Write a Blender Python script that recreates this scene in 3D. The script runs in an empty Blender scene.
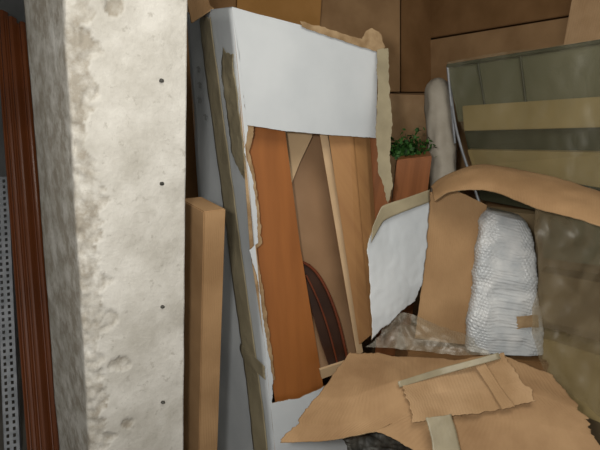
import bpy, math, random, bmesh
from mathutils import Vector, Matrix, noise, geometry
random.seed(7)
CAM=Vector((0,0,1.9)); FPX=520.0
F=Vector((0,.9527,-.3039)); R=Vector((.9968,.02425,.0760)); U=R.cross(F)
# photogrammetric survey: sighted direction + measured distance (m) -> world position
def unp(px,py,d): return CAM+d*(F+(px-300)/FPX*R-(py-225)/FPX*U)
def onpl(anch,pix):
    a=[unp(*q) for q in anch]; n=(a[1]-a[0]).cross(a[2]-a[0])
    out=[]
    for p in pix:
        r=unp(p[0],p[1],1)-CAM; t=n.dot(a[0]-CAM)/n.dot(r); out.append(CAM+r*t)
    return out
FR=[(232,8,1.75),(378,50,2.0),(275,450,2.088)]
FR2=[(232,8,1.742),(378,50,1.992),(275,450,2.08)]
OP=[(243,122,1.90),(285,130,1.96),(272,405,2.09)]
PTS={
'front_top':(FR,[(232,8),(270,17),(320,30),(378,50),(377,90),(376,138),(330,135),(285,131),(247,125),(241,70)]),
'front_strip':(FR,[(238,45),(243,90),(248,130),(244,152),(252,175),(257,212),(258,243),(249,250),(257,275),(262,310),(267,345),(273,380),(272,403),(300,398),(350,374),(362,420),(360,540),(288,540),(232,8)]),
'liner_strip':([(232,8,1.756),(378,50,2.006),(275,450,2.094)],[(240,50),(248,92),(254,130),(249,152),(255,175),(259,212),(262,243),(253,252),(261,275),(266,310),(271,345),(275,380),(270,380),(250,250),(236,50)]),
'front_back':(FR,[(232,8),(378,50),(420,470),(277,470)]),
'tape_top':(FR2,[(300,21),(322,27),(345,34),(362,39),(366,31),(372,28),(381,34),(385,47),(378,52),(350,43),(325,35),(302,27)]),
'tape_dangle':([(378,50,1.98),(392,50,2.0),(385,200,1.95)],[(377,50),(388,48),(389,80),(392,120),(390,160),(393,186),(388,203),(382,180),(378,172),(376,130),(378,90)]),
'orange':(OP,[(236,60),(280,60),(285,130),(300,245),(322,378),(330,430),(280,430),(258,300)]),
'tan1':([(285,130,2.12),(330,137,2.2),(345,378,2.22)],[(270,60),(322,60),(327,137),(342,225),(354,300),(362,362),(300,378),(285,200)]),
'light_tri':([(285,130,2.08),(330,137,2.14),(345,378,2.2)],[(268,100),(318,100),(312,137),(300,162),(291,185)]),
'dark_gap':([(285,130,2.1),(330,137,2.16),(345,378,2.18)],[(302,262),(310,264),(322,282),(334,308),(342,335),(348,360),(330,368),(322,345),(312,310)]),
'arc':([(285,130,2.09),(330,137,2.15),(345,378,2.17)],[(302,262),(312,266),(325,285),(336,312),(343,338),(348,362)]),
'arc2':([(285,130,2.09),(330,137,2.15),(345,378,2.17)],[(306,275),(315,292),(325,318),(333,345),(338,366)]),
'beige_strip':([(318,378,2.04),(360,360,2.1),(320,372,2.03)],[(320,370),(360,357),(362,364),(322,379)]),
'frame_strip':([(318,137,2.05),(330,137,2.06),(358,345,2.13)],[(314,100),(322,100),(363,352),(357,356)]),
'board1':[(323,100,2.02),(349,100,2.05),(371,335,2.12),(359,345,2.1)],
'board2':[(350,90,2.06),(363,90,2.10),(378,330,2.14),(371,338,2.12)],
'board3':[(356,90,2.12),(372,90,2.14),(392,230,2.18),(378,300,2.18)],
'flapw':[(373,228,1.80),(381,210,1.83),(405,202,1.88),(431,192,1.95),
         (366,250,1.80),(383,247,1.85),(405,240,1.90),(429,235,1.96),
         (371,290,1.83),(388,290,1.87),(406,288,1.92),(424,283,1.97),
         (370,345,1.87),(388,328,1.90),(402,312,1.93),(417,300,1.98)],
'flapw_tape':[(372,228,1.79),(382,206,1.82),(405,198,1.87),(431,189,1.94),
         (371,243,1.79),(384,221,1.82),(406,211,1.87),(430,202,1.94)],
'inner_brown':([(430,192,1.99),(487,213,2.02),(415,338,2.0)],[(430,192),(455,190),(487,205),(480,260),(470,345),(440,342),(415,338),(424,270)]),
'curl':[(428,186,2.02),(445,174,2.0),(485,163,1.96),(540,172,1.86),(600,190,1.72),(640,205,1.64),
        (429,190,1.97),(448,177,1.93),(487,167,1.88),(542,180,1.78),(600,198,1.66),(640,213,1.58),
        (430,196,1.92),(450,186,1.87),(488,180,1.82),(545,196,1.71),(600,213,1.60),(640,228,1.53),
        (432,202,1.90),(452,190,1.85),(490,191,1.80),(546,211,1.68),(600,226,1.57),(640,242,1.50)],
'bub':[(484,212,1.96),(532,224,1.94),(546,356,1.98),(468,352,1.98)],
'backing':[(428,205,2.25),(538,215,2.2),(538,480,2.3),(428,470,2.4)],
's1':[(447,66,2.45),(610,40,1.95),(612,104,1.97),(458,122,2.47)],
's2':[(462,106,2.42),(612,96,1.93),(612,127,1.94),(464,131,2.43)],
's3':[(464,131,2.46),(612,127,1.97),(612,153,1.98),(468,150,2.47)],
's4':[(467,150,2.41),(612,153,1.92),(612,190,1.93),(472,166,2.42)],
's5':[(472,166,2.46),(612,190,1.97),(612,225,1.98),(480,200,2.47)],
's6':[(540,214,2.0),(640,225,1.85),(640,272,1.87),(543,258,2.02)],
's7':[(541,272,2.0),(640,290,1.85),(640,345,1.87),(545,322,2.02)],
's8':[(541,338,2.0),(640,368,1.85),(640,440,1.87),(545,400,2.02)],
's9':[(536,205,2.06),(640,215,1.92),(640,500,1.95),(545,470,2.08)],
'film1':[(446,62,2.36),(500,52,2.2),(560,44,2.0),(625,34,1.84),
         (455,110,2.36),(505,108,2.2),(560,104,2.0),(625,100,1.84),
         (468,150,2.34),(510,152,2.18),(565,158,1.98),(625,162,1.82),
         (480,190,2.34),(520,200,2.18),(570,215,1.98),(625,222,1.82)],
'film2':[(534,205,1.9),(565,213,1.8),(595,222,1.7),(630,230,1.6),
         (536,260,1.86),(568,270,1.76),(598,280,1.66),(635,290,1.57),
         (530,320,1.80),(565,330,1.70),(598,345,1.61),(635,355,1.53),
         (545,385,1.72),(575,400,1.64),(605,425,1.56),(640,440,1.5)],
# folded flap: panels meeting along a ridge that runs from the top corner to the lower middle
'lower':[(349,350,1.87),(372,351,1.86),(396,353,1.85),(455,358,1.84),(500,352,1.78),(556,374,1.70),
         (312,397,1.75),(352,396,1.70),(398,380,1.70),(452,385,1.74),(512,384,1.66),(585,410,1.57),
         (292,422,1.71),(338,424,1.65),(412,412,1.62),(470,418,1.64),(525,420,1.575),(605,438,1.50),
         (275,443,1.69),(322,441,1.64),(374,432,1.60),(440,462,1.56),(530,480,1.50),(635,492,1.42)],
'patch':[(394,380,1.685),(432,370,1.73),(470,360,1.765),(506,350,1.72),
         (402,400,1.625),(440,392,1.68),(482,388,1.67),(524,380,1.62),
         (410,424,1.575),(450,416,1.61),(490,412,1.61),(543,398,1.575)],
'ltape1':[(396,382,1.67),(440,368,1.72),(500,352,1.71),
          (398,388,1.665),(441,375,1.71),(503,358,1.70)],
'ltape2':[(424,416,1.57),(452,412,1.575),
          (430,436,1.545),(458,434,1.55),
          (434,470,1.51),(466,472,1.51)],
'ltape3':[(470,360,1.74),(482,357,1.73),
          (488,386,1.655),(500,384,1.65),
          (502,410,1.59),(516,406,1.58)],
'plast':[(380,312,1.93),(410,312,1.93),(440,324,1.92),(478,338,1.88),
         (378,330,1.9),(410,335,1.88),(445,340,1.86),(484,346,1.82),
         (362,347,1.88),(405,350,1.86),(445,354,1.84),(500,356,1.78)],
'bag':[(340,430,1.80),(362,425,1.82),(390,428,1.80),(430,430,1.76),
       (345,445,1.76),(365,445,1.74),(390,450,1.71),(430,452,1.68),
       (350,475,1.74),(370,475,1.72),(390,475,1.68),(430,475,1.64)],
'b1':[(430,-40,3.3),(578,-60,2.5),(576,14,2.5),(430,38,3.3)],
'b2':[(430,40,3.3),(576,16,2.5),(576,120,2.5),(430,130,3.3)],
'b3':[(579,-40,2.3),(650,-60,2.1),(650,60,2.1),(579,48,2.3)],
'b4':[(318,-40,3.0),(400,-40,3.1),(400,92,3.1),(318,92,3.0)],
'b5':[(401,-40,3.15),(431,-40,3.3),(431,92,3.3),(401,92,3.15)],
'b6':[(384,94,3.0),(452,96,3.1),(452,150,3.1),(384,150,3.0)],
'b7':[(238,-40,2.7),(324,-40,2.8),(324,60,2.8),(238,50,2.7)],
'b8':[(170,-40,2.5),(237,-40,2.6),(237,60,2.6),(170,50,2.5)],
'roll':[(437,80,2.6),(443,170,2.55)],
'stick':[(450,82,2.5),(453,115,2.45),(460,145,2.4),(470,175,2.35)],
'plant':[(408,143,2.35)],
'pbox':[(397,160,2.25),(432,156,2.25),(436,200,2.25),(398,204,2.25)],
'mould':[(8,20,2.45),(42,455,2.2)],
'upright':[(-6,20,2.75),(12,455,2.42)],
'flapb':[(184,-6,1.98),(196,-10,1.98),(208,-6,1.98),(188,10,1.97),(199,3,1.96),(210,4,1.96),(190,24,1.96),(202,16,1.94),(214,8,1.93)],
}
W={}
for k,v in PTS.items():
    W[k]=onpl(*v) if isinstance(v,tuple) else [unp(*q) for q in v]

# ---------- materials ----------
def lin(c):
    return tuple(((x/255)/12.92 if x/255<=.04045 else ((x/255+.055)/1.055)**2.4) for x in c)+(1,)
def mat(name,c1,c2=None,scale=6,rough=.8,bump=0,bscale=60,metal=0,detail=4,flute=0,fst=.25,grain=0,lo=.35,hi=.65,spec=.3):
    m=bpy.data.materials.new(name); m.use_nodes=True; nt=m.node_tree; b=nt.nodes['Principled BSDF']
    b.inputs['Roughness'].default_value=rough; b.inputs['Metallic'].default_value=metal
    b.inputs['Specular IOR Level'].default_value=spec
    c2=c2 or c1
    tc=nt.nodes.new('ShaderNodeTexCoord')
    nz=nt.nodes.new('ShaderNodeTexNoise'); nz.inputs['Scale'].default_value=scale; nz.inputs['Detail'].default_value=detail
    mp=nt.nodes.new('ShaderNodeMapping')
    nt.links.new(tc.outputs['UV' if grain else 'Object'],mp.inputs['Vector'])
    if grain: mp.inputs['Scale'].default_value=(grain,.6,1)
    nt.links.new(mp.outputs[0],nz.inputs['Vector'])
    r=nt.nodes.new('ShaderNodeValToRGB'); r.color_ramp.elements[0].position=lo; r.color_ramp.elements[1].position=hi
    r.color_ramp.elements[0].color=lin(c1); r.color_ramp.elements[1].color=lin(c2)
    nt.links.new(nz.outputs['Fac'],r.inputs['Fac']); nt.links.new(r.outputs['Color'],b.inputs['Base Color'])
    h=None
    if bump:
        n2=nt.nodes.new('ShaderNodeTexNoise'); n2.inputs['Scale'].default_value=bscale; n2.inputs['Detail'].default_value=6
        nt.links.new(tc.outputs['Object'],n2.inputs['Vector'])
        bp=nt.nodes.new('ShaderNodeBump'); bp.inputs['Strength'].default_value=bump; bp.inputs['Distance'].default_value=.01
        nt.links.new(n2.outputs['Fac'],bp.inputs['Height']); h=bp
    if flute:
        w=nt.nodes.new('ShaderNodeTexWave'); w.inputs['Scale'].default_value=flute; w.inputs['Distortion'].default_value=.3
        nt.links.new(tc.outputs['UV'],w.inputs['Vector'])
        bp=nt.nodes.new('ShaderNodeBump'); bp.inputs['Strength'].default_value=fst; bp.inputs['Distance'].default_value=.002
        nt.links.new(w.outputs['Fac'],bp.inputs['Height'])
        if h: nt.links.new(h.outputs[0],bp.inputs['Normal'])
        h=bp
    if h: nt.links.new(h.outputs[0],b.inputs['Normal'])
    return m
M=dict(
 white=mat('white_card',(186,191,194),(202,206,208),3,.6,.2,5,flute=7,fst=.06),
 kraft=mat('kraft_card',(144,112,77),(166,132,94),5,.8,.2,9,flute=45),
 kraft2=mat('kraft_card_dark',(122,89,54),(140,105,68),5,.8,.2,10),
 lowerk=mat('kraft_card_worn',(146,114,80),(168,135,98),6,.8,.2,11,flute=30),
 gold=mat('golden_card',(156,112,56),(170,124,68),5,.8,.1,10),
 light=mat('pale_card',(160,128,92),(178,146,110),8,.8,.2,14,flute=30),
 torn=mat('torn_card_edge',(136,110,78),(168,142,108),22,.9,.3,60),
 tape=mat('brown_tape',(136,126,102),(158,147,120),8,.4,.3,25,spec=.5),
 orange=mat('orange_veneer',(138,84,40),(152,94,46),3,.42,.03,20,grain=6),
 tan=mat('raw_board',(130,100,72),(156,124,94),3,.3,.03,20,spec=.6),
 beige=mat('beige_board',(184,156,120),(196,168,132),5,.7),
 pine=mat('light_wood',(156,114,74),(166,124,80),4,.5,grain=8),
 redwood=mat('reddish_wood',(130,82,50),(148,94,58),4,.4,grain=8),
 mould=mat('stained_moulding',(92,50,26),(116,64,34),4,.25,grain=10,spec=.7),
 dark=mat('dark_brown',(44,28,20),(60,38,26),6,.4),
 rim=mat('mahogany_rim',(92,44,26),(110,56,34),6,.3),
 black=mat('black_sheet',(38,38,36),(80,78,72),18,.5,.8,25),
 mark=mat('grey_print',(148,150,150)),
 steel=mat('galvanised_steel',(130,134,138),(155,158,162),20,.5,metal=.3),
 olive=mat('olive_panel',(88,88,68),(102,100,78),3,.4),
 yellow=mat('yellow_foam',(138,120,78),(152,134,92),5,.7),
 dgreen=mat('dark_green_edge',(50,52,38),(66,66,50),5,.4),
 brownol=mat('olive_brown',(98,82,58),(112,96,70),5,.7),  # brown-olive colour of the panels and carton rear
 leaf=mat('leaf_green',(24,50,20),(60,104,42),40,.5),
 foam=mat('foam_sheet',(150,142,128),(172,164,150),8,.6,.2,20),
 dirt=mat('wall_paint',(120,122,122),(140,141,141),2,.9,.1,8),
 floor=mat('concrete_floor',(90,86,80),(120,115,106),3,.9,.3,20),
)
def concrete():
    m=bpy.data.materials.new('rough_plaster'); m.use_nodes=True; nt=m.node_tree; b=nt.nodes['Principled BSDF']; b.inputs['Roughness'].default_value=.95
    b.inputs['Specular IOR Level'].default_value=.1
    tc=nt.nodes.new('ShaderNodeTexCoord')
    def nz(s,d,rgh=.6):
        n=nt.nodes.new('ShaderNodeTexNoise'); n.inputs['Scale'].default_value=s; n.inputs['Detail'].default_value=d; n.inputs['Roughness'].default_value=rgh
        nt.links.new(tc.outputs['Object'],n.inputs['Vector']); return n
    a=nz(6,9,.65); r=nt.nodes.new('ShaderNodeValToRGB'); e=r.color_ramp.elements
    e[0].position=.32; e[0].color=lin((176,172,162)); e[1].position=.6; e[1].color=lin((206,203,195))
    nt.links.new(a.outputs['Fac'],r.inputs['Fac'])
    s=nz(38,6,.65); r2=nt.nodes.new('ShaderNodeValToRGB'); r2.color_ramp.elements[0].position=.6; r2.color_ramp.elements[1].position=.67
    r2.color_ramp.elements[0].color=(0,0,0,1); r2.color_ramp.elements[1].color=(.45,.45,.45,1)
    nt.links.new(s.outputs['Fac'],r2.inputs['Fac'])
    mx=nt.nodes.new('ShaderNodeMix'); mx.data_type='RGBA'; mx.inputs['B'].default_value=lin((150,145,134))
    nt.links.new(r2.outputs['Color'],mx.inputs['Factor']); nt.links.new(r.outputs['Color'],mx.inputs['A'])
    at=nt.nodes.new('ShaderNodeAttribute'); at.attribute_name='worn_shade'  # worn plaster by the corner, plus shade painted over the left face
    mx2=nt.nodes.new('ShaderNodeMix'); mx2.data_type='RGBA'; mx2.inputs['B'].default_value=lin((146,138,124))
    mx3=nt.nodes.new('ShaderNodeMath'); mx3.operation='MULTIPLY'
    w=nz(15,8,.68); r3=nt.nodes.new('ShaderNodeValToRGB'); r3.color_ramp.elements[0].position=.38; r3.color_ramp.elements[1].position=.6
    nt.links.new(w.outputs['Fac'],r3.inputs['Fac']); nt.links.new(r3.outputs['Color'],mx3.inputs[0]); nt.links.new(at.outputs['Fac'],mx3.inputs[1])
    nt.links.new(mx3.outputs[0],mx2.inputs['Factor']); nt.links.new(mx.outputs['Result'],mx2.inputs['A'])
    nt.links.new(mx2.outputs['Result'],b.inputs['Base Color'])
    bn=nz(34,9,.7); bp=nt.nodes.new('ShaderNodeBump'); bp.inputs['Strength'].default_value=.45; bp.inputs['Distance'].default_value=.01
    nt.links.new(bn.outputs['Fac'],bp.inputs['Height']); nt.links.new(bp.outputs[0],b.inputs['Normal'])
    return m
M['concrete']=concrete()
def film(name,tint,mixf,bump,bs,diff=.5,rg=.3,mp=(1,1,1),rot=0):
    m=bpy.data.materials.new(name); m.use_nodes=True; nt=m.node_tree; nt.nodes.clear()
    o=nt.nodes.new('ShaderNodeOutputMaterial'); t=nt.nodes.new('ShaderNodeBsdfTransparent'); t.inputs[0].default_value=(.96,.96,.94,1)
    d=nt.nodes.new('ShaderNodeBsdfDiffuse'); d.inputs[0].default_value=lin(tint)
    g=nt.nodes.new('ShaderNodeBsdfGlossy'); g.inputs['Roughness'].default_value=rg; g.inputs[0].default_value=(.8,.8,.76,1)
    a=nt.nodes.new('ShaderNodeMixShader'); a.inputs[0].default_value=1-diff
    nt.links.new(d.outputs[0],a.inputs[1]); nt.links.new(g.outputs[0],a.inputs[2])
    tc=nt.nodes.new('ShaderNodeTexCoord'); n=nt.nodes.new('ShaderNodeTexNoise'); n.inputs['Scale'].default_value=bs; n.inputs['Detail'].default_value=3
    n.inputs['Distortion'].default_value=.4
    mm=nt.nodes.new('ShaderNodeMapping'); mm.inputs['Scale'].default_value=mp; mm.inputs['Rotation'].default_value=(0,rot,0)
    nt.links.new(tc.outputs['Object'],mm.inputs['Vector']); nt.links.new(mm.outputs[0],n.inputs['Vector'])
    bp=nt.nodes.new('ShaderNodeBump'); bp.inputs['Strength'].default_value=bump; bp.inputs['Distance'].default_value=.02
    nt.links.new(n.outputs['Fac'],bp.inputs['Height']); nt.links.new(bp.outputs[0],g.inputs['Normal']); nt.links.new(bp.outputs[0],d.inputs['Normal'])
    r=nt.nodes.new('ShaderNodeMapRange'); r.inputs['From Min'].default_value=.35; r.inputs['From Max'].default_value=.7
    r.inputs['To Min'].default_value=mixf*.5; r.inputs['To Max'].default_value=mixf*1.6
    nt.links.new(n.outputs['Fac'],r.inputs['Value'])
    x=nt.nodes.new('ShaderNodeMixShader'); nt.links.new(r.outputs[0],x.inputs[0])
    nt.links.new(t.outputs[0],x.inputs[1]); nt.links.new(a.outputs[0],x.inputs[2]); nt.links.new(x.outputs[0],o.inputs[0])
    return m
M['film']=film('clear_film',(150,144,118),.18,.25,5,.85,.45,(1,1,.2),.3)
M['film2']=film('dull_film',(128,113,86),.45,.5,8,.9,.4,(1,1,.12),-.6)
M['crinkle']=film('crinkled_plastic',(158,146,124),.28,.35,9,.88,.35)
M['bub']=mat('bubble_wrap',(172,176,178),(200,201,200),14,.3,.3,30,spec=.6)

# ---------- builders ----------
def link(o,parent=None):
    bpy.context.collection.objects.link(o)
    if parent: o.parent=parent
    return o
def empty(n):
    o=bpy.data.objects.new(n,None); return link(o)
def finish(name,bm,mats,parent=None,smooth=False):
    me=bpy.data.meshes.new(name); bm.normal_update(); bm.to_mesh(me); bm.free()
    for m in mats: me.materials.append(M[m])
    if smooth:
        for p in me.polygons: p.use_smooth=True
    return link(bpy.data.objects.new(name,me),parent)
def uvbox(bm):
    l=bm.loops.layers.uv.verify()
    for f in bm.faces:
        e=(f.loops[1].vert.co-f.loops[0].vert.co); 
        if e.length<1e-6: continue
        e.normalize(); n=f.normal
        if abs(e.z)>.6: e=n.cross(e)
        b=n.cross(e); o=f.loops[0].vert.co
        for lp in f.loops:
            q=lp.vert.co-o; lp[l].uv=(q.dot(e),q.dot(b))
def hexa(name,q,ext,mats,parent=None,bev=.004,to_floor=False):
    q=[Vector(p) for p in q]
    if to_floor:
        q[2]=Vector((q[2].x,q[2].y,.002)); q[3]=Vector((q[3].x,q[3].y,.002))
    bm=bmesh.new(); ext=Vector(ext)
    a=[bm.verts.new(p) for p in q]; b=[bm.verts.new(p+ext) for p in q]
    bm.faces.new(a[::-1]); bm.faces.new(b)
    for i in range(4):
        j=(i+1)%4; bm.faces.new((a[i],a[j],b[j],b[i]))
    bmesh.ops.recalc_face_normals(bm,faces=bm.faces); bm.normal_update(); uvbox(bm)
    if bev: bmesh.ops.bevel(bm,geom=bm.edges[:],offset=bev,segments=2,affect='EDGES')
    return finish(name,bm,mats,parent)
def ragged(pts,amp,step=.006,seed=0):
    out=[]; n=len(pts); nor=Vector((0,0,0))
    for i in range(n): nor+=pts[i].cross(pts[(i+1)%n])
    nor.normalize()
    for i in range(n):
        a=pts[i]; b=pts[(i+1)%n]; L=(b-a).length; k=max(1,int(L/step)) if amp[i]>0 else 1
        s=nor.cross((b-a).normalized())
        for j in range(k):
            t=j/k; p=a.lerp(b,t)
            if amp[i]>0:
                w=min(1,min(t,1-t)*k/2+.3)
                p=p+s*(noise.noise(p*35+Vector((seed,0,0)))*1.3+noise.noise(p*110+Vector((seed,5,0))))*amp[i]*w
            out.append(p)
    return out,nor
def sheet(name,pts,amp,th,mats,parent=None,seed=0):
    pts=[Vector(p) for p in pts]
    if isinstance(amp,(int,float)): amp=[amp]*len(pts)
    o,n=ragged(pts,amp,seed=seed)
    if n.dot(CAM-o[0])<0: n=-n
    tri=geometry.tessellate_polygon([o])
    bm=bmesh.new(); f=[bm.verts.new(p) for p in o]; b=[bm.verts.new(p-n*th) for p in o]
    for t in tri:
        try:
            bm.faces.new([f[i] for i in t]); bm.faces.new([b[i] for i in reversed(t)]).material_index=min(1,len(mats)-1)
        except ValueError: pass
    N=len(o)
    for i in range(N):
        j=(i+1)%N
        try: bm.faces.new((f[i],f[j],b[j],b[i])).material_index=min(1,len(mats)-1)
        except ValueError: pass
    bmesh.ops.recalc_face_normals(bm,faces=bm.faces)
    l=bm.loops.layers.uv.verify(); e=(pts[1]-pts[0]).normalized(); g=n.cross(e)
    for fc in bm.faces:
        for lp in fc.loops:
            q=lp.vert.co-pts[0]; lp[l].uv=(q.dot(e),q.dot(g))
    return finish(name,bm,mats,parent)
def cr(p,t,stiff=0):
    n=len(p)-1; i=max(0,min(int(t*n),n-1)); u=t*n-i
    g=lambda k:p[k] if 0<=k<=n else (p[0]*2-p[1] if k<0 else p[n]*2-p[n-1])
    a,b,c,d=g(i-1),g(i),g(i+1),g(i+2)
    s=.5*((2*b)+(c-a)*u+(2*a-5*b+4*c-d)*u*u+(3*b-a-3*c+d)*u**3)
    return s.lerp(b.lerp(c,u),stiff) if stiff else s
def surf(name,pts,cols,nu,nv,th,mats,parent=None,amp=0,fs=8,rag=0,smooth=True,crease=0,stiff=0):
    rows=[pts[i:i+cols] for i in range(0,len(pts),cols)]
    Lu=(rows[0][-1]-rows[0][0]).length; Lv=(rows[-1][0]-rows[0][0]).length
    g=[]
    k=lambda s,o:rag*(.6+1.3*noise.noise(Vector((s*9,o,fs)))+.6*noise.noise(Vector((s*38,o,1)))+.35*noise.noise(Vector((s*110,o,2))))
    for j in range(nv+1):
        v=j/nv; line=[]
        for i in range(nu+1):
            u=i/nu; uu=u; vv=v
            if rag:
                a=k(v*Lv,1.3); b=k(v*Lv,7.7); c=k(u*Lu,13.1); d=k(u*Lu,19.9)
                uu=u+a*(1-u)**4-b*u**4; vv=v+c*(1-v)**4-d*v**4
            line.append(cr([cr(r,uu,stiff) for r in rows],vv,stiff))
        g.append(line)
    bm=bmesh.new(); l=bm.loops.layers.uv.verify()
    top=[];bot=[]
    for j in range(nv+1):
        A=[];B=[]
        for i in range(nu+1):
            p=g[j][i]; du=g[j][min(i+1,nu)]-g[j][max(i-1,0)]; dv=g[min(j+1,nv)][i]-g[max(j-1,0)][i]
            n=du.cross(dv).normalized()
            h=amp*noise.noise(p*fs)+ (amp*.35*noise.noise(p*fs*4))
            if crease:
                h+=crease*(.5-abs(noise.noise(p*fs*.6)))+crease*.4*(.5-abs(noise.noise(p*fs*1.7+Vector((9,2,1)))))
            A.append(bm.verts.new(p+n*h)); B.append(bm.verts.new(p+n*(h+th)) if th else None)
        top.append(A);bot.append(B)
    def fc(vs,uvs,mi):
        f=bm.faces.new(vs); f.material_index=min(mi,len(mats)-1)
        for lp,q in zip(f.loops,uvs): lp[l].uv=q
    for j in range(nv):
        for i in range(nu):
            uv=[(i/nu*Lu,j/nv*Lv),((i+1)/nu*Lu,j/nv*Lv),((i+1)/nu*Lu,(j+1)/nv*Lv),(i/nu*Lu,(j+1)/nv*Lv)]
            fc((top[j][i],top[j][i+1],top[j+1][i+1],top[j+1][i]),uv,0)
            if th: fc((bot[j+1][i],bot[j+1][i+1],bot[j][i+1],bot[j][i]),uv[::-1],1)
    if th:
        for i in range(nu):
            fc((bot[0][i],bot[0][i+1],top[0][i+1],top[0][i]),[(0,0)]*4,2); fc((top[nv][i],top[nv][i+1],bot[nv][i+1],bot[nv][i]),[(0,0)]*4,2)
        for j in range(nv):
            fc((top[j][0],top[j+1][0],bot[j+1][0],bot[j][0]),[(0,0)]*4,2); fc((bot[j][nu],bot[j+1][nu],top[j+1][nu],top[j][nu]),[(0,0)]*4,2)
    bmesh.ops.recalc_face_normals(bm,faces=bm.faces)
    return finish(name,bm,mats,parent,smooth)
def cuboid(name,c,dx,dy,w,d,z0,z1,mats,parent=None,bev=.004):
    c=Vector((c[0],c[1],0)); dx=Vector((dx[0],dx[1],0)).normalized(); dy=Vector((dy[0],dy[1],0)).normalized()
    q=[c+Vector((0,0,z1)),c+dx*w+Vector((0,0,z1)),c+dx*w+Vector((0,0,z0)),c+Vector((0,0,z0))]
    return hexa(name,q,dy*d,mats,parent,bev)
def tube(name,pts,r,m,parent=None):
    cu=bpy.data.curves.new(name,'CURVE'); cu.dimensions='3D'; cu.bevel_depth=r; cu.use_fill_caps=True
    s=cu.splines.new('NURBS'); s.points.add(len(pts)-1); s.use_endpoint_u=True; s.order_u=3
    for p,q in zip(s.points,pts): p.co=(*q,1)
    cu.materials.append(M[m]); return link(bpy.data.objects.new(name,cu),parent)
def tofloor(t,b,z=.004): return b+(b-t)*((z-b.z)/(b.z-t.z))

# ---------- room ----------
cuboid('floor',(-1.8,-1.2),(1,0),(0,1),4.8,5.4,-.1,0,['floor'],bev=0)
cuboid('wall_back',(-1.8,4.1),(1,0),(0,1),4.8,.1,0,3.25,['dirt'],bev=0)
cuboid('wall_left',(-1.9,-1.2),(1,0),(0,1),.1,5.3,0,3.25,['dirt'],bev=0)
cuboid('wall_right',(2.9,-1.2),(1,0),(0,1),.1,5.3,0,3.25,['dirt'],bev=0)
cuboid('ceiling',(-1.8,-1.2),(1,0),(0,1),4.8,5.4,3.25,3.35,['dirt'],bev=0)

# ---------- pillar ----------
def pillar():
    bm=bmesh.new(); th=math.radians(40); fx=Vector((math.cos(th),math.sin(th),0)); lf=Vector((-math.sin(th),math.cos(th),0))
    c=Vector((-.553,1.225,0)); wl=bm.verts.layers.float.new('worn_shade')
    nf,nl,nz=64,40,460; H=3.25
    ring=[lf*(.385*(1-i/nl)) for i in range(nl)]+[fx*(.293*i/nf) for i in range(nf+1)]+[fx*.293+lf*(.385*i/6) for i in range(1,7)]+[lf*.385+fx*.293*(1-i/6) for i in range(1,6)]
    dist=[-.385*(1-i/nl) for i in range(nl)]+[.293*i/nf for i in range(nf+1)]+[9]*11
    n=Vector((math.sin(th),-math.cos(th),0)); rows=[]
    for k in range(nz+1):
        z=H*k/nz; row=[]
        for p,d in zip(ring,dist):
            q=c+p+Vector((0,0,z)); worn_shade=0
            if d<5:
                jag=.05+.05*noise.noise(Vector((0,3,z*5)))+.04*noise.noise(Vector((0,9,z*22)))+.02*noise.noise(Vector((0,9,z*70)))
                if d>=0:
                    big=noise.noise(q*7)*.003
                    chip=noise.noise(q*14+Vector((5,5,5)))
                    if d<jag or (d<.13 and chip>.38):
                        worn_shade=.85; big-=.004*min(1,abs(jag-d)/.008)+.009*abs(noise.noise(q*24))+.003*noise.noise(q*70)
                    q=q+n*big
                else:
                    worn_shade=.9; q=q-fx*(noise.noise(q*5)*.003+noise.noise(q*18)*.0007)  # whole left face toned darker: its shade is put into the colour
                if abs(d)<.02: q+= (fx+lf).normalized()*(.02-abs(d))*(.45+noise.noise(Vector((1,1,z*12)))*.7+noise.noise(Vector((1,1,z*45)))*.4)
            v=bm.verts.new(q); v[wl]=worn_shade; row.append(v)
        rows.append(row)
    N=len(ring)
    for k in range(nz):
        for i in range(N):
            j=(i+1)%N; bm.faces.new((rows[k][i],rows[k][j],rows[k+1][j],rows[k+1][i]))
    bmesh.ops.recalc_face_normals(bm,faces=bm.faces)
    p=empty('concrete_pillar')
    finish('shaft',bm,['concrete'],p,True)
    for i,z in enumerate((2.07,1.82,1.55,1.18,.85)):
        pos=c+fx*.222+Vector((0,0,z))
        b=bmesh.new(); bmesh.ops.create_icosphere(b,subdivisions=2,radius=.0055)
        for v in b.verts:
            v.co.x*=1.2; v.co+=noise.noise_vector(v.co*200+Vector((i,0,0)))*.002; v.co+=pos+n*.0015
        finish('fixing_plug_%d'%i,b,['black'],p)
pillar()

# ---------- mouldings & perforated upright ----------
def mould():
    p=empty('wood_moulding_bundle'); b=Vector(W['mould'][1]); t=Vector(W['mould'][0]); b=tofloor(t,b,.03)
    ax=(t-b).normalized(); x=Vector((1,.15,0)); x=(x-ax*x.dot(ax)).normalized(); y=ax.cross(x)
    if y.y>0:y=-y
    prof=[(0,0),(0,.008),(.003,.012),(.008,.013),(.012,.009),(.015,.009),(.019,.016),(.025,.021),(.031,.022),(.037,.020),(.042,.014),(.045,.010),(.048,.006),(.048,0)]
    for i,(off,dy,sc,ln) in enumerate(((-.06,-.02,1.2,1.02),(-.013,.0,1.1,1.0),(.033,-.01,1.0,.99))):
        bm=bmesh.new(); A=[];B=[]
        for (u,v) in prof:
            q=x*(off+u*sc)+y*(v*sc*1.4+dy); A.append(bm.verts.new(b+q)); B.append(bm.verts.new(b+(t-b)*ln+q))
        n=len(prof)
        for k in range(n): bm.faces.new((A[k],A[(k+1)%n],B[(k+1)%n],B[k]))
        bm.faces.new(A);bm.faces.new(B[::-1]); bmesh.ops.recalc_face_normals(bm,faces=bm.faces); bm.normal_update(); uvbox(bm)
        finish('moulding_%d'%i,bm,['mould'],p)
mould()
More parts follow.
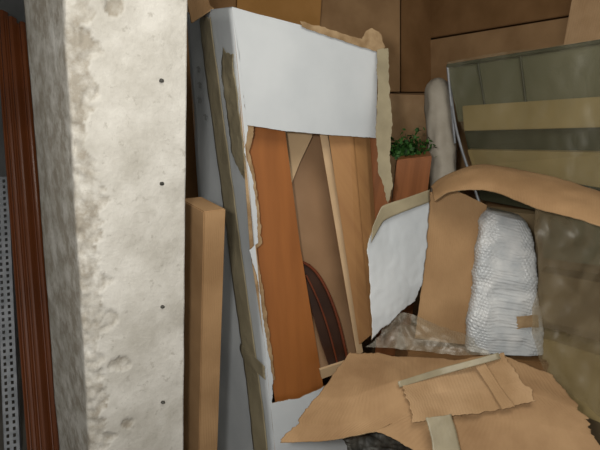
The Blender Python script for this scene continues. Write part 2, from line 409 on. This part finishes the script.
def upright():
    b=Vector(W['upright'][1]); t=Vector(W['upright'][0]); b=tofloor(t,b,.01)
    ax=(t-b).normalized(); x=Vector((1,.3,0)); x=(x-ax*x.dot(ax)).normalized(); y=ax.cross(x)
    if y.y>0:y=-y
    L=(t-b).length*.62; n=int(L/.03); bm=bmesh.new()
    xs=[-.033,-.02,-.008,.008,.02,.033]
    for k in range(n):
        for a in range(5):
            for s in range(2):
                if s==0 and a in(1,3): continue
                z0=k*.03+(0 if s==0 else .016); z1=k*.03+(.016 if s==0 else .03)
                bm.faces.new([bm.verts.new(b+x*u+ax*z) for u,z in((xs[a],z0),(xs[a+1],z0),(xs[a+1],z1),(xs[a],z1))])
    for sx in(-.033,.033):
        bm.faces.new([bm.verts.new(b+x*sx+ax*z-y*w) for w,z in((0,0),(.035,0),(.035,n*.03),(0,n*.03))])
    bmesh.ops.remove_doubles(bm,verts=bm.verts,dist=.0001)
    bmesh.ops.solidify(bm,geom=bm.faces[:],thickness=.002)
    finish('perforated_shelf_upright',bm,['steel'])
upright()

cuboid('long_brown_carton',(-.298,1.53),(.766,.643),(-.643,.766),.078,.16,.0,1.43,['kraft'],bev=.003)

# ---------- white torn box ----------
wb=empty('torn_white_box'); TL,TR,BR,BL=[Vector(p) for p in W['front_back']]
BL=tofloor(TL,BL,.01); BR=tofloor(TR,BR,.01)
W['front_strip'][16]=BR.copy(); W['front_strip'][17]=BL.copy()
back=Vector((-.26,.46,0)); backb=Vector((-.36,.42,0))
r=.0025
sheet('front_upper_panel',W['front_top'],[0,0,.001,0,0,.001,.001,.001,0,0],.004,['white','kraft'],wb)
sheet('front_torn_strip',W['front_strip'],[r]*12+[.002,.002,0,0,0,0,0],.004,['white','torn'],wb,seed=3)
sheet('torn_liner',W['liner_strip'],[.004]*11+[0]*4,.002,['torn','torn'],wb,seed=11)
def quadsurf(name,a,b,c,d,mats):
    L=[]
    for j in range(5):
        for i in range(4): L.append((a.lerp(b,i/3)).lerp(d.lerp(c,i/3),j/4))
    return surf(name,L,4,14,50,.004,mats,wb,amp=.004,fs=4)
quadsurf('side_panel',TL+back,TL,BL,BL+backb,['white','kraft'])
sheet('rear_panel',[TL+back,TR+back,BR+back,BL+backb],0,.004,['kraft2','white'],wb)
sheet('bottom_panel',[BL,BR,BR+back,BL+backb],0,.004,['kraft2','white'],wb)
sheet('top_panel',[TL,TR,TR+back,TL+back],0,.004,['kraft','white'],wb)
sheet('tape_along_top',W['tape_top'],.003,.001,['torn'],wb,seed=5)
sheet('hanging_tape',W['tape_dangle'],.004,.002,['tape','torn'],wb,seed=6)
surf('top_rear_flap',W['flapb'],3,14,14,.004,['kraft','kraft2','torn'],wb,amp=.003,rag=.03)
def side_pt(s,t,lift=.007):
    a=TL+(BL-TL)*t; bb=TL+back+(BL+backb-TL-back)*t
    n=((bb-a).cross(BL-TL)).normalized()
    if n.x>0: n=-n
    return a.lerp(bb,s)+n*lift
def strip(name,cs,m,rag=.03,amp=.002,lift=.007):
    L=[]
    for s,t,ww in cs: L+= [side_pt(s,t,lift),side_pt(s+ww/2,t,lift),side_pt(s+ww,t,lift)]
    surf(name,L,3,10,80,.0012,[m],wb,amp=amp,fs=20,rag=rag)
strip('side_tape',[(.40,.0,.26),(.32,.15,.26),(.24,.32,.24),(.17,.5,.24),(.10,.7,.23),(.06,.99,.23)],'tape',.02)
strip('side_torn_tape',[(.02,.06,.18),(.02,.1,.26),(.01,.15,.26),(.0,.2,.22),(.0,.24,.22),(.0,.28,.10)],'tape',.08,.004)
strip('side_tape_overlap',[(.0,.63,.36),(.0,.645,.38),(.0,.66,.34)],'tape',.03,.001,.010)
for i,(s,t) in enumerate(((.76,.10),(.76,.13),(.80,.16),(.68,.19))):
    a=[(0,0),(.04,.006),(.015,.006),(.015,.016),(-.015,.016),(-.015,.006),(-.04,.006)]
    sheet('print_mark_%d'%i,[side_pt(s+q[0]*1.3,t+q[1]*.8,.0075) for q in a],0,.0005,['mark'],wb)
sheet('orange_wood_panel',W['orange'],0,.02,['orange','dark'],wb)
sheet('tan_board',W['tan1'],0,.01,['tan','tan'],wb)
sheet('pale_board',W['light_tri'],0,.008,['beige','beige'],wb)
sheet('dark_frame_piece',W['dark_gap'],0,.01,['dark','rim'],wb)
tube('curved_frame_rim',W['arc'],.006,'rim',wb); tube('curved_frame_inner_rim',W['arc2'],.004,'rim',wb)
sheet('beige_edge_strip',W['beige_strip'],0,.01,['beige','beige'],wb)
sheet('pale_frame_strip',W['frame_strip'],0,.01,['beige','pine'],wb)
hexa('pine_board',W['board1'],(.02,.03,0),['pine'],wb,.002)
hexa('wood_board',W['board2'],(.02,.03,0),['pine'],wb,.002)
hexa('reddish_board',W['board3'],(.02,.03,0),['redwood'],wb,.002)

# ---------- second torn carton ----------
tc=empty('torn_brown_carton')
surf('white_side_flap',W['flapw'],4,60,80,.004,['white','white','torn'],tc,amp=.003,fs=9,rag=.03,crease=.006,stiff=.7)
surf('flap_tape',W['flapw_tape'],4,30,6,.001,['tape'],tc,amp=.002,fs=9,rag=.02,stiff=.7)
sheet('inner_side',W['inner_brown'],[.001]*8,.004,['kraft','torn'],tc)
surf('curled_top_flap',W['curl'],6,100,24,.005,['kraft','kraft2','torn'],tc,amp=.005,fs=6,rag=.02,crease=.01)
surf('folded_lower_flap',W['lower'],6,170,110,.005,['lowerk','kraft','torn'],tc,amp=.005,fs=6,rag=.02,crease=.010,stiff=.85)
surf('torn_liner_patch',W['patch'],4,110,70,.002,['light','light','torn'],tc,amp=.005,fs=6,rag=.045,crease=.010,stiff=.85)
surf('patch_tape',W['ltape1'],3,30,6,.001,['tape'],tc,amp=.004,fs=6,crease=.01,rag=.02,stiff=.8)
surf('lower_tape',W['ltape2'],2,12,30,.001,['tape'],tc,amp=.004,fs=6,crease=.01,rag=.05,stiff=.8)
surf('cross_tape',W['ltape3'],2,10,30,.001,['light'],tc,amp=.004,fs=6,crease=.01,rag=.05,stiff=.8)
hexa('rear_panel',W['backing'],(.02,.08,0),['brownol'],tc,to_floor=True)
# lower body of the carton, under the folded-out flaps, and the ledge carrying the parcel
cuboid('carton_body',(.27,1.37),(.98,-.17),(.17,.98),.70,.29,0,.58,['kraft'],tc)
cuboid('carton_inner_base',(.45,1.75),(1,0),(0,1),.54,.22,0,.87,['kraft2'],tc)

def bubble():
    q=[Vector(p) for p in W['bub']]; n=(q[1]-q[0]).cross(q[3]-q[0]).normalized()
    if n.dot(CAM-q[0])>0:n=-n
    n=Vector((n.x,n.y,0)).normalized(); D=.13
    nu,nv=230,200; bm=bmesh.new(); rows=[]
    H=((q[3]+q[2])/2-(q[0]+q[1])/2).length; pit=.014
    for j in range(nv+1):
        t=j/nv; a=q[0].lerp(q[3],t); b=q[1].lerp(q[2],t); c=(a+b)/2+n*D/2; hx=(b-a)/2
        s=1-(1-min(1,t/.12))**2.2*.35
        row=[]
        for i in range(nu):
            th=2*math.pi*i/nu; cx=math.copysign(abs(math.cos(th))**.35,math.cos(th)); sy=math.copysign(abs(math.sin(th))**.35,math.sin(th))
            p=c+hx*cx*s+n*(D/2*sy*s); no=(hx.normalized()*cx*abs(cx)**2+n*sy*abs(sy)**2).normalized()
            u=(hx.length*cx if abs(sy)>.9 else D/2*sy); v=t*H
            wob=noise.noise(p*12)*.02; u+=wob; v+=noise.noise(p*10+Vector((4,4,4)))*.02
            r_=math.floor(v/(pit*.87)); uu=u/pit+(.5 if r_%2 else 0); fu=uu-math.floor(uu)-.5; fv=v/(pit*.87)-r_-.5
            dd=math.sqrt(fu*fu+fv*fv)*2; h=.003*max(0,1-(dd/.85)**2)**.6 if dd<.85 else 0
            if noise.noise(p*30)>.32: h*=.25
            p+=no*(h+.014*noise.noise(p*8)+.016*(.4-abs(noise.noise(p*11+Vector((3,0,0)))))+.004*noise.noise(p*30))
            row.append(bm.verts.new(p))
        rows.append(row)
    for j in range(nv):
        for i in range(nu): bm.faces.new((rows[j][i],rows[j][(i+1)%nu],rows[j+1][(i+1)%nu],rows[j+1][i]))
    bm.faces.new(rows[0][::-1]); bm.faces.new(rows[-1])
    bmesh.ops.recalc_face_normals(bm,faces=bm.faces)
    p=empty('bubble_wrapped_parcel'); finish('bubble_wrap',bm,['bub'],p,True)
    o=q[0].lerp(q[3],.70).lerp(q[1].lerp(q[2],.70),.62)-n*.018; hx=(q[1]-q[0]).normalized(); up=Vector((0,0,1))
    sheet('brown_label_tape',[o,o+hx*.075+up*.03,o+hx*.085-up*.02,o+hx*.04-up*.035,o+hx*.01-up*.05],.003,.001,['torn'],p)
bubble()
surf('clear_plastic_wrap',W['plast'],4,70,50,0,['crinkle'],None,amp=.012,fs=10,rag=.04,crease=.012)
surf('black_plastic_bag',W['bag'],4,60,40,0,['black'],None,amp=.03,fs=14,crease=.02)

# ---------- wrapped panel stack ----------
gs=empty('wrapped_glass_door_stack'); ev=(.12,.2,0)
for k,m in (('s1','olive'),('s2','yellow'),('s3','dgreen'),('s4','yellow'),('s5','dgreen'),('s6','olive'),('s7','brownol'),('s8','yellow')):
    hexa('panel_'+k[1],W[k],ev,[m],gs,.003)
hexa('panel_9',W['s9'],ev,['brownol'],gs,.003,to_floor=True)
q=W['s1']
tube('door_frame_top',[q[0]+Vector((0,-.01,0)),q[1]+Vector((0,-.01,0))],.009,'dgreen',gs)
tube('door_frame_side',[q[0]+Vector((0,-.01,0)),q[3]+Vector((.0,-.01,-.1))],.006,'steel',gs)
for i,f in enumerate((.22,.5)):
    a0=q[0].lerp(q[1],f); b0=q[3].lerp(q[2],f); tube('door_stile_%d'%i,[a0+Vector((0,-.01,0)),b0+Vector((0,-.01,0))],.005,'dgreen',gs)
surf('clear_film_upper',W['film1'],4,60,50,0,['film'],gs,amp=.012,fs=7,crease=.03)
surf('dull_film_lower',W['film2'],4,60,60,0,['film2'],gs,amp=.02,fs=6,crease=.05)

# ---------- background cartons ----------
for k,m,e,fl in (('b1','kraft2',(.35,.4,0),0),('b2','kraft',(.35,.4,0),1),('b3','light',(.3,.4,0),1),('b4','kraft',(0,.4,0),0),('b5','kraft2',(0,.4,0),0),('b6','light',(0,.4,0),1),('b7','gold',(0,.5,0),1),('b8','kraft2',(-.05,.5,0),1)):
    hexa('cardboard_carton',W[k],e,[m],None,.004,to_floor=bool(fl))
a,b=[Vector(p) for p in W['roll']]; b=tofloor(a,b,.02)
def roll():
    bm=bmesh.new(); ax=(a-b).normalized(); x=ax.orthogonal().normalized(); y=ax.cross(x); rows=[]
    for k in range(90):
        t=k/89; c=b.lerp(a,t); rr=.066
        if t>.96: rr*= math.sqrt(max(.05,1-((t-.96)/.04)**2*.8))
        rows.append([bm.verts.new(c+(x*math.cos(h)+y*math.sin(h))*(rr+.012*noise.noise(Vector((math.cos(h)*2,math.sin(h)*2,t*20))))) for h in [2*math.pi*i/32 for i in range(32)]])
    for k in range(89):
        for i in range(32): bm.faces.new((rows[k][i],rows[k][(i+1)%32],rows[k+1][(i+1)%32],rows[k+1][i]))
    bm.faces.new(rows[0]); bm.faces.new(rows[-1]); bmesh.ops.recalc_face_normals(bm,faces=bm.faces)
    finish('foam_sheet_roll',bm,['foam'],None,True)
roll()
st=[Vector(p) for p in W['stick']]; tube('curved_metal_rod',st+[tofloor(st[2],st[3],.01)],.006,'steel')
pl=empty('potted_plant'); hexa('planter_box',W['pbox'],(.02,.14,0),['redwood'],pl,.004,to_floor=True)
def plant():
    bm=bmesh.new(); c=Vector(W['plant'][0])
    for s in range(90):
        d=Vector((random.gauss(0,1),random.gauss(0,.7),abs(random.gauss(.3,.8)))).normalized(); base=c+Vector((random.uniform(-.03,.03),random.uniform(-.03,.03),-.05))
        L=random.uniform(.07,.15)
        for k in range(9):
            p=base+d*L*(k/8)+Vector((0,0,-.02*(k/8)**2)); a=Vector((random.gauss(0,1),random.gauss(0,1),random.gauss(0,1))).normalized()
            w=a.cross(d).normalized()*.008; l=(a*.024)
            bm.faces.new([bm.verts.new(x) for x in (p,p+l*.5+w,p+l,p+l*.5-w)])
    finish('leaves',bm,['leaf'],pl)
plant()

# ---------- light ----------
def area(n,loc,tgt,size,e,col):
    l=bpy.data.lights.new(n,'AREA'); l.size=size; l.energy=e; l.color=col
    o=bpy.data.objects.new(n,l); link(o); o.location=loc; o.rotation_euler=(Vector(tgt)-Vector(loc)).to_track_quat('-Z','Y').to_euler()
area('camera_flash',(-.16,-.05,1.98),(-.1,2,1.35),.09,16.5,(1,.97,.92))
area('ceiling_light',(.3,.6,3.1),(.2,1.4,0),1.0,20,(1,.96,.88))
w=bpy.data.worlds.new('room_ambient'); bpy.context.scene.world=w; w.use_nodes=True
w.node_tree.nodes['Background'].inputs[0].default_value=(1,.97,.92,1); w.node_tree.nodes['Background'].inputs[1].default_value=.65
try: bpy.context.scene.view_settings.view_transform='Standard'
except Exception: pass
cd=bpy.data.cameras.new('camera'); cam=bpy.data.objects.new('camera',cd); link(cam)
cd.sensor_width=36; cd.lens=FPX/600*36; cd.clip_start=.02
mw=Matrix((R,U,-F)).transposed().to_4x4(); mw.translation=CAM; cam.matrix_world=mw
bpy.context.scene.camera=cam
